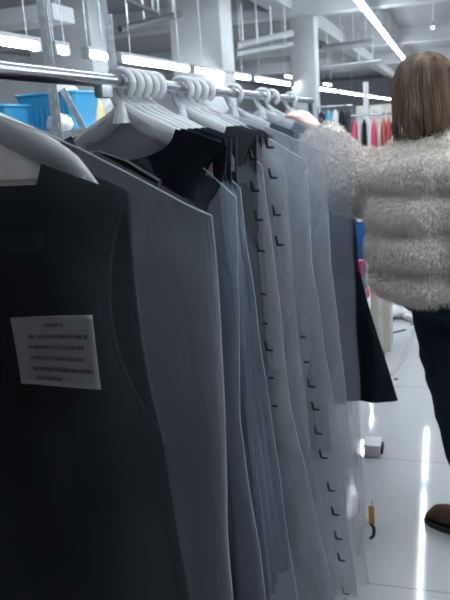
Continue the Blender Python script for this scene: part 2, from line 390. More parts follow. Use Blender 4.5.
def make_bag(y, corner, edge, bottom, m='bag_frost', th=.018, seed=0, label='', grp='', lhw=None, seam=True, fold=.006, marks=None, topk=None):
    """garment bag.  corner=(x,z) world of its right shoulder corner; edge=[(x,z)...] right edge going down"""
    zr = rz(y); o = thing('garment_bag', (RX, y, zr), label, 'garment bag', grp)
    E = [(corner[0]-RX, corner[1]-zr)] + [(a-RX, b-zr) for a, b in edge]
    Wc = E[0][0]; zc = E[0][1]; L = lhw or Wc; zb = bottom - zr
    def WR(z):
        if z >= E[0][1]: return E[0][0]
        for (x0, z0), (x1, z1) in zip(E, E[1:]):
            if z >= z1: return x0 + (x1-x0)*(z0-z)/(z0-z1)
        (x0, z0), (x1, z1) = E[-2], E[-1]
        return min(x1+.05, x1 + (x1-x0)/(z0-z1)*(z1-z))
    zn = topk if topk is not None else -.052
    def zt(u):
        a = abs(u); k = min(1, a)
        base = zn + (zc-zn)*k
        return base + .018*math.sin(PI*min(1,a))*(1-a*.5)
    def pos(u, s, sgn):
        z0 = zt(u); z = z0 + (zb-z0)*s
        w = WR(z); x = u*w if u > 0 else u*(L + (w-Wc)*.7)
        e = max(0, 1-abs(u)**6)**.5
        low = min(1, (z0-z)/.12)
        y_ = sgn*th*e*(.25+.75*low)
        nz = noise.noise(Vector((x*5+seed*3.1, z*1.4, sgn+seed)))
        n2 = noise.noise(Vector((x*16+seed, z*5+x*6, sgn*2+seed)))
        y_ += e*(fold*math.sin(x*30+seed*2+z*1.7+3*nz)*min(1, (z0-z)/.4) + .008*nz + .004*n2)
        cr = math.exp(-((z0-z)/.10)**2)*e
        y_ += cr*(.012*noise.noise(Vector((x*14+seed, z*30+x*14, sgn*5+seed))) + .005*noise.noise(Vector((x*34, z*60+x*20, seed))))
        x += .006*noise.noise(Vector((z*5, seed, 4)))*(abs(u)**3)
        return Vector((x, y_, z))
    nu, nv = 44, 64; mb = MB()
    P = {}
    for sgn in (-1, 1):
        v = [pos(-1+2*i/nu, j/nv, sgn) for j in range(nv+1) for i in range(nu+1)]
        f = []
        for j in range(nv):
            for i in range(nu):
                a = j*(nu+1)+i; q = (a, a+1, a+nu+2, a+nu+1); f.append(q if sgn > 0 else q[::-1])
        P[sgn] = v; mb.add(v, f)
    mb.build('film', m, o)
    if seam:
        st = MB()
        st.tube([P[-1][j*(nu+1)+nu] for j in range(nv+1)], .0011, 5)
        st.tube([P[-1][j*(nu+1)] for j in range(nv+1)], .0011, 5)
        st.tube([P[-1][i] for i in range(nu+1)], .0013, 5)
        st.build('welded_seam', 'seam', o)
    if marks:
        mb = MB()
        for (px, py, full) in marks:
            w = at(px, py, y=y-.02); xl, zl = w.x-RX, w.z-zr
            # front surface depth there
            ww = WR(zl); u = xl/ww; z0 = zt(u); s = (zl-z0)/(zb-z0); yy_ = pos(u, max(0, min(1, s)), -1).y - .007
            k = .028; t = .0058; sl = .004
            # L: slanted stem and a foot, as one thin bent slab
            pts = [(0, k), (t, k), (sl+t, t), (sl+t+.015, t-.001), (sl+t+.015, -.001), (sl, 0)] if full else [(0, t*1.2), (.016, t), (.016, 0), (0, 0)]
            n = len(pts); v = [(xl+a, yy_, zl+c) for a, c in pts] + [(xl+a, yy_+.001, zl+c) for a, c in pts]
            f = [tuple(range(n))[::-1] if False else tuple(range(n)), tuple(range(n, 2*n))[::-1]] + [(i, i+n, (i+1)%n+n, (i+1)%n) for i in range(n)]
            MB().add(v, f).build('printed_letter', 'mark', o, False)
    return o, pos

def wp(px, py, y): p = at(px, py, y=y); return (p.x, p.z)

# near garment, directly in front
YA = .90
h0 = make_hanger('nearest white hanger, its shoulder arm showing at the left edge inside clear film', None); h0.location = (RX, YA, rz(YA))
for ch in h0.children:
    if ch.name.startswith('shoulder_arms'): ch.data = ch.data.copy(); ch.data.materials[0] = MT['hanger_grey']
g = make_garment('sleeveless_dress', 'black', 1.25, zs=-.096, sw=.235, hw=.25, hem=.30, th=.024, label='black sleeveless dress nearest the camera with a paper note pinned on its chest', seed=1, arm=.36, bind='slate')
g.location = (RX, YA, rz(YA))
gx = MB().box((0, 0, 0), (.26, .0012, .03)); q = gx.build('neck_facing', 'navy', g, False); q.location = (-.02, -.029, -.25)
fl = [at(*p, y=YA+.045)-g.location for p in ((86,156),(96,151),(125,161),(158,181),(157,189),(148,190),(112,177),(87,164))]
mb = MB(); n_ = len(fl); mb.add(fl+[p+Vector((0,.012,0)) for p in fl], [tuple(range(n_)), tuple(range(n_,2*n_))[::-1]]+[(i,i+n_,(i+1)%n_+n_,(i+1)%n_) for i in range(n_)])
q = mb.build('shoulder_flap', 'black', g, False); q['label'] = 'black shoulder flap folded up behind the hanger arm'
# the paper note, pinned on the dress
tl, tr, brr, bl = [at(*p, y=YA-.043) for p in ((10,318),(92,315),(103,388),(20,384))]
note = thing('paper_note', tl.lerp(brr, .5), 'white paper note with lines of small print pinned to the black dress', 'note')
n0 = note.location.copy()
v = []; f = []; nn = 12
for j in range(nn+1):
    for i in range(nn+1):
        a, b2 = i/nn, j/nn
        p = tl.lerp(tr, a).lerp(bl.lerp(brr, a), b2) - n0
        p.y += .0035*math.sin(a*3+b2*2) - .003*(b2*a)
        v.append(p)
for j in range(nn):
    for i in range(nn): k = j*(nn+1)+i; f.append((k, k+nn+1, k+nn+2, k+1))
for k in range(len(v)): pass
sheet = mesh('sheet', v, f, 'paper', note); sm = sheet.modifiers.new('thick', 'SOLIDIFY'); sm.thickness = .0006
def npos(a, b2):
    p = tl.lerp(tr, a).lerp(bl.lerp(brr, a), b2) - n0; p.y += .0035*math.sin(a*3+b2*2) - .003*(b2*a) - .0012; return p
mb = MB(); rr = random.Random(3)
rows = [(.40,.62,.13), (.19,.93,.29), (.17,.86,.44), (.17,.84,.60), (.19,.95,.76), (.22,.55,.89)]
for a0, a1, b0 in rows:
    a = a0
    while a < a1:
        w = .021; h = .05; sl = -.02*(a-.5)
        # each small character: a few strokes
        for s_ in rr.sample([((0,0),(1,0)),((0,.5),(1,.5)),((0,1),(1,1)),((.5,0),(.5,1)),((0,0),(0,1)),((1,0),(1,1)),((.1,.9),(.9,.1))], 4):
            p, q2 = [npos(a+x*w*.8, b0+y_*h-.025) for x, y_ in s_]
            d = (q2-p).normalized(); n_ = Vector((-d.z, 0, d.x))*.00045
            mb.add([p-n_, p+n_, q2+n_, q2-n_], [(0,1,2,3)])
        a += w*1.22
mb.build('printed_text', 'ink', note, False)
mb = MB(); mb.tube([npos(.46,.03)+Vector((0,-.001,0)), npos(.54,.035)+Vector((0,-.001,0))], .0006, 5).build('pin', 'steel', note)

BG = 'garment bags on the rail'
bagA, posA = make_bag(YA-.008, wp(213,215,YA), [wp(222,320,YA), wp(227,450,YA), wp(234,600,YA)], .12, 'bag_clear', th=.055, seed=2,
    label='clear film bag over the black dress, nearest of the garment bags', grp=BG, lhw=.33, fold=.003)

hp = make_hanger('white plastic hanger in the first cluster of hooks', 'hangers of the first cluster')
G1 = 'hangers of the first cluster'
# spec of every further hung garment: Y, right edge pixels, material of cloth and film
spec = [
 (1.425, (236,197), [(239,300),(240,420),(266,600)], 'navy', 'bag_frost'),
 (1.470, (237,194), [(243,300),(250,420),(275,600)], 'slate', 'bag_frost'),
 (1.515, (238,192), [(247,300),(257,420),(283,600)], 'navy', 'bag_frost'),
 (1.560, (239,190), [(250,300),(264,420),(289,600)], 'slate', 'bag_frost'),
 (1.605, (240,188), [(254,300),(272,420),(297,600)], 'slate', 'bag_frost'),
 (1.800, (262,166), [(275,270),(290,405),(335,600)], 'grey', 'bag_milky'),
 (1.860, (285,160), [(298,330),(311,450),(345,600)], 'grey', 'bag_milky'),
 (1.925, (306,160), [(312,260),(332,400),(358,600)], 'grey', 'bag_milky'),
 (1.990, (324,152), [(332,260),(346,400),(371,600)], 'slate', 'bag_milky'),
 (2.300, (350,136), [(353,220),(360,400),(366,530)], 'slate', 'bag_frost'),
 (2.690, (338,130), [(350,220),(358,400),(364,500)], 'slate', 'bag_frost'),
 (3.225, (340,126), [(346,220),(352,400),(355,470)], 'navy', 'bag_frost'),
]
Lc1 = [(247,161,1),(250,192,1),(254,221,1),(256,252,1),(261,295,0),(263,324,0),(265,350,1),(269,378,0),(273,406,0)]
Lc2 = [(264,149,1),(268,179,1),(272,216,1),(275,246,1)]
Lc3 = [(300,338,0),(304,363,0),(307,387,1),(311,410,1),(314,434,1),(319,458,1),(327,491,1),(331,515,1),(334,539,1),(337,561,1),(341,595,1)]
Lc0 = [(292,160,0)]
ords = ['first','second','third','fourth','fifth']
look = {
 1.425: 'foremost of five in the first cluster',
 1.470: 'second from the front in the first cluster', 1.515: 'third of five in the first cluster',
 1.560: 'fourth of five in the first cluster', 1.605: 'rearmost of five in the first cluster',
 1.800: 'with the left column of L letters', 1.860: 'with the short middle column of L letters',
 1.925: 'with the long right column of L letters', 1.990: 'without letters, rearmost in the second cluster',
 2.300: 'in front of the white fur sleeve', 2.690: 'behind the white fur sleeve, second single hook', 3.225: 'behind the hand, third single hook'}
gp = {}
for i, (y, cn, ed, cloth, film) in enumerate(spec):
    cl = 1 if i < 5 else 2 if i < 9 else 3
    cn_ = ['first','second','row of single'][cl-1]
    hg = hp if i == 0 else copy_tree(hp)
    hg.location = (RX, y, rz(y)); hg.rotation_euler.z = R_((0,1.5,-1,2,-2,1,-1.5,2,0,3,-2,2)[i])
    hg['label'] = 'white plastic hanger: ' + ['front hook of the first cluster of five','second hook of the first cluster of five','middle hook of the first cluster of five','fourth hook of the first cluster of five','rear hook of the first cluster of five','front hook of the second cluster of four','second hook of the second cluster of four','third hook of the second cluster of four','rear hook of the second cluster of four','first single hook right of the second cluster','second single hook right of the second cluster','third single hook, nearest the hand'][i]
    hg['group'] = 'white hangers on the rail'
    L = 1.32
    if cl == 2: L = 1.42
    if cl == 3: L = 1.46
    key = cloth + str(cl) + ('front' if i == 0 else '')
    th = .017
    if key not in gp:
        gg = make_garment('hanging_dress', cloth, L, bind=cloth, sw=.225 if i == 0 else .195, hw=.17 if i == 0 else .18 if cl > 1 else .2, arm=.12 if i == 0 else .3, hem=.19 if i == 0 else .22 if cl > 1 else .235, th=th, neck=.12, seed=i*1.7, nd_=.06)
        gp[key] = gg
    else: gg = copy_tree(gp[key])
    gg.location = (RX, y, rz(y)); tag(gg, None, 'garment', 'bagged dresses on the rail')
    gg['label'] = {'slate':'slate blue','navy':'dark navy','grey':'grey'}[cloth] + ' dress in the film bag ' + look[y]
    mk = {5: Lc1, 6: Lc2, 7: Lc3}.get(i)
    bot = .02 if cl < 3 else .06
    E_ = [wp(a, b2, y) for a, b2 in ed]
    make_bag(y, wp(*cn, y), E_, bot, film, th=.019 if cl < 3 else .03, seed=i*1.3+3, grp=BG, lhw=.26,
             label={'bag_frost':'frosted blue-grey','bag_milky':'milky grey'}[film] + ' film bag ' + look[y], marks=mk, fold=.008, seam=i in (0, 4, 5, 7, 8))

# dark coat without a bag at the far side
def coat_tail():
    y = 2.86; o = thing('long_coat', (RX, y, rz(y)), 'dark teal unbagged coat whose hem flares out past the bags at right', 'coat')
    cw = [(-.11,0,.20),( -.3,0,.27)]
    pr = [at(352,160,y=y), at(358,262,y=y), at(365,292,y=y), at(381,345,y=y), at(398,401,y=y)]
    pr = [p - o.location for p in pr]
    hemz = pr[-1].z
    def W(z, u):
        if z >= pr[0].z: return .2 + (pr[0].x-.2)*max(0, min(1, (z+.155)/(pr[0].z+.155)))
        for a, b2 in zip(pr, pr[1:]):
            if z >= b2.z: return a.x + (b2.x-a.x)*(a.z-z)/(a.z-b2.z)
        return pr[-1].x
    zt = lambda u: -.075 - .4*abs(u)*.2 if abs(u) > .5 else -.115 - .06*(1-(abs(u)/.5)**2)**.5
    vf, ff = panel(W, zt, hemz, lambda z, u: .03, -1, fold=.008, seed=5); vb, fb = panel(W, zt, hemz, lambda z, u: .03, 1, fold=.008, seed=5)
    MB().add(vf, ff).build('front_panel', 'tail', o); MB().add(vb, fb).build('back_panel', 'tail', o)
    for s in (-1,1):
        MB().tube([(s*.205, .0, -.16), (s*.25, 0, -.35), (s*.28, -.01, -.6), (s*.29, -.02, -.72)], [.035,.055,.05,.045], 14, flat=.7).build('sleeve', 'tail', o)
    h = copy_tree(hp); h.location = (RX, y, rz(y)); h['label'] = 'white plastic hanger under the dark teal coat'; h['group'] = 'white hangers on the rail'
coat_tail()

# ------------------------------------------------------------------ person
PX, PY = .0, 2.42
person = thing('person', (PX, PY, 0), 'person in white fur jacket and dark jeans, seen from behind, reaching to the rail', 'person')
def W3(p): return Vector(p) - Vector((PX, PY, 0))
def skin_mesh(joints, edges, sub=2):
    me = bpy.data.meshes.new('tmp'); me.from_pydata([j[0] for j in joints], edges, []); me.update()
    ob = bpy.data.objects.new('tmp', me); COL.objects.link(ob)
    ob.modifiers.new('s', 'SKIN')
    for i, j in enumerate(joints): 
        r = j[1]; me.skin_vertices[0].data[i].radius = (r, r) if not isinstance(r, tuple) else r
    me.skin_vertices[0].data[0].use_root = True
    sb = ob.modifiers.new('b', 'SUBSURF'); sb.levels = sub; sb.render_levels = sub
    dg = bpy.context.evaluated_depsgraph_get(); dg.update(); ev = ob.evaluated_get(dg); m2 = ev.to_mesh()
    v = [q.co.copy() for q in m2.vertices]; f = [tuple(p.vertices) for p in m2.polygons]; ev.to_mesh_clear()
    bpy.data.objects.remove(ob); return v, f
def remesh(mb, vox, smooth_it=4, name='tmp'):
    me = bpy.data.meshes.new('tmp'); me.from_pydata([tuple(p) for p in mb.v], [], mb.f); me.update()
    ob = bpy.data.objects.new('tmp', me); COL.objects.link(ob)
    r = ob.modifiers.new('r', 'REMESH'); r.mode = 'VOXEL'; r.voxel_size = vox
    if smooth_it: s = ob.modifiers.new('s', 'SMOOTH'); s.iterations = smooth_it; s.factor = .5
    dg = bpy.context.evaluated_depsgraph_get(); dg.update(); ev = ob.evaluated_get(dg); m2 = ev.to_mesh()
    v = [q.co.copy() for q in m2.vertices]; f = [tuple(p.vertices) for p in m2.polygons]; ev.to_mesh_clear()
    bpy.data.objects.remove(ob); return v, f

HS = 1.16
hip = W3((.035, 2.43, .90)); chest = W3((.02, 2.43, 1.25)); neck = W3((-.005, 2.42, 1.43)); head = W3((-.066, 2.44, 1.538))
shL = W3((-.135, 2.43, 1.345)); elL = at(338, 176, y=2.52) - person.location; elL.z = elL.z
wrL = at(318, 130, y=2.54) - person.location; haL = at(303, 114, y=2.56) - person.location
shR = W3((.185, 2.45, 1.375)); elR = W3((.10, 2.76, 1.20)); wrR = W3((-.10, 2.80, 1.30))
hL = W3((-.0, 2.44, .87)); kL = W3((.05, 2.43, .47)); aL = W3((.135, 2.355, .10)); 
hR = W3((.115, 2.42, .87)); kR = W3((.16, 2.36, .47)); aR = W3((.19, 2.40, .10))
J = [(hip, .12), (hip.lerp(chest,.5), .11), (chest, .13), (chest.lerp(neck,.7), .09), (neck, .052), (neck.lerp(head,.5), .05),
     (shL, .052), (shL.lerp(elL,.5), .045), (elL, .038), (elL.lerp(wrL,.5), .034), (wrL, .024),
     (shR, .052), (shR.lerp(elR,.5), .045), (elR, .038), (elR.lerp(wrR,.5), .034), (wrR, .024),
     (hL, .085), (hL.lerp(kL,.5), .072), (kL, .053), (kL.lerp(aL,.4), .05), (aL, .034),
     (hR, .085), (hR.lerp(kR,.5), .072), (kR, .053), (kR.lerp(aR,.4), .05), (aR, .034)]
Eg = [(0,1),(1,2),(2,3),(3,4),(4,5),(2,6),(6,7),(7,8),(8,9),(9,10),(2,11),(11,12),(12,13),(13,14),(14,15),(0,16),(16,17),(17,18),(18,19),(19,20),(0,21),(21,22),(22,23),(23,24),(24,25)]
body = MB()
def chain(mb_, pts, rs, n=16, flat=1):
    pts = [Vector(p) for p in pts]
    for (p, r0), (q, r1) in zip(zip(pts, rs), zip(pts[1:], rs[1:])):
        k = 5; mb_.tube([p.lerp(q, i/k) for i in range(k+1)], [r0+(r1-r0)*i/k for i in range(k+1)], n)
    for p, r0 in zip(pts, rs): mb_.ball(p, r0, 8)
# trunk as stacked ellipses: waist, ribs, shoulders
tr_ = []
for zz_, hx, hy, ox in ((.80,.10,.085,.085),(.84,.155,.11,.08),(.90,.165,.115,.07),(.98,.14,.10,.06),(1.06,.125,.09,.05),(1.16,.14,.10,.035),(1.28,.16,.105,.025),(1.35,.15,.09,.02),(1.395,.10,.07,.01),(1.44,.06,.055,.0)):
    tr_.append([Vector((ox-PX+math.cos(a)*hx, .02+math.sin(a)*hy, zz_)) for a in [2*PI*j/28 for j in range(28)]])
body.loft(tr_)
chain(body, [neck-Vector((0,0,.04)), neck.lerp(head,.75)], [.056,.05])
chain(body, [shL, shL.lerp(elL,.5), elL, elL.lerp(wrL,.4), wrL], [.056,.048,.038,.038,.025])
chain(body, [shR, shR.lerp(elR,.5), elR, elR.lerp(wrR,.4), wrR], [.056,.048,.038,.038,.025])
chain(body, [hL, hL.lerp(kL,.5), kL, kL.lerp(aL,.35), aL], [.088,.075,.055,.053,.036])
chain(body, [hR, hR.lerp(kR,.5), kR, kR.lerp(aR,.35), aR], [.088,.075,.055,.053,.036])
# head facing away, turned to the left
fd = Vector((-.62, .78, -.08)).normalized(); sd = Vector((fd.y, -fd.x, 0)).normalized(); ud = sd.cross(fd)
def hp_(a, b2, c): return head + sd*a + fd*b2 + ud*c
def hball(cn, r, n=10):
    s = MB().ball((0,0,0), 1, n); body.add([hp_(cn[0]+p.x*r[0], cn[1]+p.y*r[1], cn[2]+p.z*r[2]) for p in s.v], s.f)
hball((0, -.01, .03), (.074,.092,.085)); hball((0,.025,-.035), (.056,.062,.075)); hball((0,.07,-.085), (.022,.02,.018))
hball((0,.096,-.012), (.011,.018,.022), 8); hball((0,.088,-.05), (.024,.01,.007), 8); hball((0,.087,-.062), (.02,.01,.007), 8)
for s in (-1,1): hball((s*.075,-.005,-.012), (.009,.02,.03), 8); hball((s*.03,.078,.012), (.014,.012,.008), 8)
# hands
def hand(w, tip_dir, palm_n, side, curl=.6):
    f_ = tip_dir.normalized(); n_ = (palm_n - f_*palm_n.dot(f_)).normalized(); s_ = f_.cross(n_)*side
    for t0 in (-.024,-.008,.008,.024):
        chain(body, [w, w+f_*.04+s_*t0*.9, w+f_*.078+s_*t0*1.08], [.0165,.0145,.0125], 10)
    for k, (off, ln) in enumerate(((-.029,.066),(-.010,.076),(.0095,.071),(.028,.055))):
        p = w + f_*.076 + s_*off; d = (f_ + s_*off*4).normalized(); P_ = [p]
        for i in range(3):
            ang = curl*(.55+.25*i); d = (d*math.cos(ang) + n_*math.sin(ang)).normalized()
            p = p + d*ln*(.42,.32,.26)[i]; P_.append(p)
        chain(body, P_, [.0092,.0086,.008,.0068], 10)
    p = w + f_*.022 - s_*.018; d = (f_*.6 - s_*.7 + n_*.4).normalized()
    chain(body, [p, p+d*.036, p+d*.036+(d*.6+f_*.6).normalized()*.028, p+d*.036+(d*.5+f_*.8).normalized()*.05], [.013,.0115,.0095,.0078], 10)
hand(wrL, (haL-wrL).normalized()*.9+Vector((-.12,.05,0)), Vector((0,.2,-1)), 1, .5)
hand(wrR, Vector((-.9,.2,.15)), Vector((0,.3,-1)), -1, .5)
# feet inside the boots
for a_, dr in ((aL, Vector((-.75,.6,0))), (aR, Vector((.1,1,0)))):
    dr.normalize(); g0 = Vector((a_.x, a_.y, 0))
    chain(body, [a_, g0-dr*.015+Vector((0,0,.055))], [.036,.034]); chain(body, [g0-dr*.02+Vector((0,0,.052)), g0+dr*.06+Vector((0,0,.056)), g0+dr*.115+Vector((0,0,.044)), g0+dr*.15+Vector((0,0,.040))], [.031,.032,.026,.017])
v, f = remesh(body, .0055, 3)
mesh('body', v, f, 'skin', person)

# jeans and boots
jb = MB()
def limb(pts, rs, n=24, fl=None, wr=0, seed=0):
    rings = []; P_ = []; Rr = []
    for i in range(len(pts)-1):
        for k in range(10):
            t = k/10; P_.append(pts[i].lerp(pts[i+1], t)); Rr.append(rs[i]+(rs[i+1]-rs[i])*(t*t*(3-2*t)))
    P_.append(pts[-1]); Rr.append(rs[-1])
    for p, r in zip(P_, Rr):
        rings.append([p + Vector((math.cos(a), math.sin(a), 0))*(r*(1 + wr*noise.noise(Vector((math.cos(a)*2+seed, math.sin(a)*2, p.z*22))))) for a in [2*PI*j/n for j in range(n)]])
    return rings
jb.loft(limb([hip+Vector((0,0,.08)), hip+Vector((0,0,-.06))], [.155,.16]))
jb.loft(limb([hL+Vector((.0,0,.02)), hL.lerp(kL,.5), kL, kL.lerp(aL,.45), aL+Vector((0,0,.045))], [.105,.092,.07,.066,.056], wr=.12))
jb.loft(limb([hR+Vector((-.0,0,.02)), hR.lerp(kR,.5), kR, kR.lerp(aR,.45), aR+Vector((0,0,.045))], [.105,.092,.07,.066,.056], wr=.12, seed=4))
v, f = remesh(jb, .009, 4); jn = mesh('jeans', v, f, 'denim', person)
def boot(a_, dr, nm):
    dr = dr.normalized(); sdv = Vector((dr.y, -dr.x, 0)); b0 = Vector((a_.x, a_.y, 0)); m_ = MB()
    rings = []
    for t, hw_, ht in ((-.055,.024,.07),(-.045,.032,.11),(-.02,.036,.145),(.02,.040,.145),(.06,.044,.115),(.10,.047,.092),(.14,.047,.08),(.17,.041,.068),(.19,.024,.04),(.197,.01,.03)):
        c = b0 + dr*t; rings.append([c + sdv*math.cos(q)*hw_ + Vector((0,0,.018 + (ht-.018)*(.5+.5*math.sin(q)))) for q in [2*PI*j/20 for j in range(20)]])
    m_.loft(rings); m_.tube([b0+Vector((0,0,.07)), b0+Vector((0,0,.165))], [.048,.05], 20)
    v, f = remesh(m_, .006, 3); bt = mesh('boot', v, f, 'suede', person)
    s_ = MB(); ol = [(-.06,.0),(-.055,.026),(-.03,.036),(.04,.038),(.12,.046),(.165,.042),(.192,.028),(.202,0)]
    ol = ol + [(a, -b2) for a, b2 in ol[-2:0:-1]]
    r1 = [b0+dr*a+sdv*b2+Vector((0,0,.001)) for a, b2 in ol]; r2 = [p+Vector((0,0,.02)) for p in r1]
    s_.loft([r1, r2]).build('sole', 'sole', bt, False)
boot(aL, Vector((-.80,.42,0)), 'l'); boot(aR, Vector((.1,1,0)), 'r')

# fur jacket: puffy pelts, body and sleeves
jk = MB(); rings = []
NR = 60
for i in range(NR+1):
    t = i/NR; z = 1.43 - t*.565
    hw_ = .10 + .123*math.sin(min(1, t/.22)*PI/2)**1.1 if t < .22 else .223 + .018*math.sin((t-.22)/.78*PI*.9)
    dp_ = .085 + .07*min(1, t/.15) + .015*math.sin(t*PI)
    puff = .022*abs(math.sin((t-.10)/.90*PI*3.9))**.7
    cx = -.005 + .03*min(1, t*1.2); cy = 2.43
    if t > .93: hw_ -= (t-.93)*.35; dp_ -= (t-.93)*.3
    hem_sl = 0
    ring = []
    for j in range(40):
        a = 2*PI*j/40; ca, sa = math.cos(a), math.sin(a)
        vs = 0.016*math.exp(-((a-1.5*PI)/.10)**2)                # centre-back seam
        vs += 0.008*math.exp(-((abs(a-1.5*PI)-.95)/.09)**2)
        rr_ = 1
        p = Vector((cx + (hw_+puff-vs)*math.copysign(abs(ca)**.85, ca), cy + (dp_+puff-vs)*math.copysign(abs(sa)**.85, sa), z))
        p.z -= .03*max(0, ca)*max(0, t-.6)*1.2 - .045*max(0, -ca)*max(0, t-.75)*2
        ring.append(W3(p))
    rings.append(ring)
jk.loft(rings)
def sleeve(pts, rs):
    P_ = []; Rr = []
    n = 14
    for i in range(len(pts)-1):
        for k in range(n): t = k/n; P_.append(pts[i].lerp(pts[i+1], t)); Rr.append(rs[i]+(rs[i+1]-rs[i])*t)
    P_.append(pts[-1]); Rr.append(rs[-1])
    Rr = [r*(1+.07*abs(math.sin(i/len(Rr)*PI*4))) for i, r in enumerate(Rr)]
    jk.tube(P_, Rr, 24)
sleeve([shL+Vector((.09,0,-.04)), shL+Vector((-.02,.01,-.09)), elL+Vector((.02,0,-.015)), elL.lerp(wrL,.6), wrL], [.09,.108,.105,.085,.062])
sleeve([shR+Vector((-.06,0,-.03)), shR+Vector((.03,.03,-.04)), elR, wrR.lerp(elR,.1)], [.10,.125,.10,.075])
jk.tube([neck+Vector((0,.01,-.05)), neck+Vector((0,.01,.01))], [.12,.085], 24)      # collar
v, f = remesh(jk, .011, 5)
jacket = mesh('fur_jacket', v, f, 'furbase', person)
# fur strands
def scatter(me, n, rs):
    me.calc_loop_triangles(); T_ = me.loop_triangles
    vs = np.empty(len(me.vertices)*3); me.vertices.foreach_get('co', vs); vs = vs.reshape(-1,3)
    tr_ = np.empty(len(T_)*3, dtype=np.int32); T_.foreach_get('vertices', tr_); tr_ = tr_.reshape(-1,3)
    A, B, C_ = vs[tr_[:,0]], vs[tr_[:,1]], vs[tr_[:,2]]
    nr = np.cross(B-A, C_-A); ar = np.linalg.norm(nr, axis=1); nr = nr/np.maximum(ar[:,None], 1e-12)
    k = rs.choice(len(ar), n, p=ar/ar.sum()); u = rs.random(n); w = rs.random(n); s = u+w > 1; u[s] = 1-u[s]; w[s] = 1-w[s]
    return A[k]+(B[k]-A[k])*u[:,None]+(C_[k]-A[k])*w[:,None], nr[k]
n = 100000
p0, nr = scatter(jacket.data, n, rng)
g_ = np.stack([np.sin(p0[:,0]*23+p0[:,2]*17), np.cos(p0[:,1]*19+p0[:,2]*13), np.sin(p0[:,0]*31-p0[:,2]*11)*.5-1.2], 1)*.35
d = nr*.75 + g_ + rng.normal(0, .28, (n,3)); d /= np.linalg.norm(d, axis=1)[:,None]
ln = rng.uniform(.010, .024, n)[:,None]
d2 = d + np.array([0,0,-.45]); d2 /= np.linalg.norm(d2, axis=1)[:,None]
sd_ = np.cross(d, rng.normal(0,1,(n,3))); sd_ /= np.linalg.norm(sd_, axis=1)[:,None]
w_ = .0011
V = np.stack([p0-sd_*w_, p0+sd_*w_, p0+d*ln*.5+sd_*w_*.8, p0+d*ln*.5-sd_*w_*.8, p0+d*ln*.5+d2*ln*.5], 1).reshape(-1,3)
me = bpy.data.meshes.new('fur_pile')
idx = np.arange(n)*5
quads = np.stack([idx, idx+1, idx+2, idx+3], 1); tris = np.stack([idx+3, idx+2, idx+4], 1)
me.vertices.add(len(V)); me.vertices.foreach_set('co', V.ravel().astype(np.float32))
loops = np.concatenate([quads, tris], 1).ravel()      # 4 then 3 per strand
me.loops.add(len(loops)); me.loops.foreach_set('vertex_index', loops.astype(np.int32))
me.polygons.add(2*n)
st = np.stack([np.arange(n)*7, np.arange(n)*7+4], 1).ravel(); me.polygons.foreach_set('loop_start', st.astype(np.int32))
me.update(calc_edges=True); me.validate(); me.materials.append(MT['fur'])
fo = bpy.data.objects.new('fur_pile', me); link(fo, jacket); fo['kind'] = 'stuff'

# hair: cap and long strands
hc = MB()
for cn, r in (((0,-.022,.035),(.096,.104,.092)), ((0,-.055,-.04),(.102,.072,.10)), ((0,-.062,-.10),(.104,.062,.075))):
    s = MB().ball((0,0,0), 1, 12); hc.add([hp_(cn[0]+p.x*r[0], cn[1]+p.y*r[1], cn[2]+p.z*r[2]) for p in s.v], s.f)
v, f = remesh(hc, .008, 3); hair = mesh('hair', v, f, 'hair', person)
locks = MB(); r_ = random.Random(5)
for k in range(420):
    a = r_.uniform(-1, 1)*2.15; top = r_.uniform(.0,.9)
    ca, sa = math.sin(a), -math.cos(a)
    pts = []
    ll = r_.uniform(.10,.175)
    for i in range(9):
        t = i/8
        if t < .5:
            q = t/.5; th_ = (1-q)*(.15+.5*top) + q*PI/2
            R1 = math.sin(th_); pts.append(hp_(ca*.101*R1, -.018+sa*.106*R1*(1 if sa<0 else .6), .035+.098*math.cos(th_)))
        else:
            q = (t-.5)/.5
            pts.append(hp_(ca*(.101 + .014*q + .008*math.sin(k+q*4)), -.018+sa*(.106*(1 if sa<0 else .6)) - .012*q, .035 - ll*q))
    locks.tube(pts, [.003,.0035,.004,.004,.004,.004,.0035,.0028,.001], 5, cap=True)
locks.build('hair_locks', 'hair', hair)

# ------------------------------------------------------------------ left background: zinc rack with baskets
def post(p_top, w, label=None): pass
rk = thing('storage_rack', (at(50,70,t=2.9).x, at(50,70,t=2.9).y, 0), 'galvanised slotted-angle rack at left behind the rail, holding blue baskets', 'rack')
o0 = rk.location.copy()
def angle_post(x, y, z0, z1, lean=0):
    m_ = MB(); w = .045; t = .003
    m_.box((x, y, (z0+z1)/2), (w, t, z1-z0)); m_.box((x-w/2, y+w/2, (z0+z1)/2), (t, w, z1-z0))
    for k in range(int((z1-z0)/.06)):
        m_.box((x+.006, y-.002, z0+.03+k*.06), (.009, .003, .028))
    return m_
angle_post(0, 0, 0, 2.35).build('post', 'zinc', rk, False)
pb = at(110, 40, t=3.6) - o0
zz = at(110, 15, t=3.6).z
angle_post(pb.x, pb.y, 0, zz).build('post', 'zinc', rk, False)
angle_post(-.95, .15, 0, 2.0).build('post', 'zinc', rk, False); angle_post(-.95, pb.y+.1, 0, 2.0).build('post', 'zinc', rk, False)
br0 = at(64, 89, t=2.95)-o0; br1 = at(88, 140, t=2.95)-o0
MB().box((br0+br1)/2, (.028, .004, (br0-br1).length), Matrix.Rotation(math.atan2(br0.x-br1.x, br0.z-br1.z), 3, 'Y')).build('brace', 'zinc', rk, False)
shz = at(60, 131, t=3.5).z
for z in (shz, .75, .25): MB().box((-.42, .42, z-.015), (1.1, .8, .03), bev=.003).build('shelf', 'zinc', rk, False)
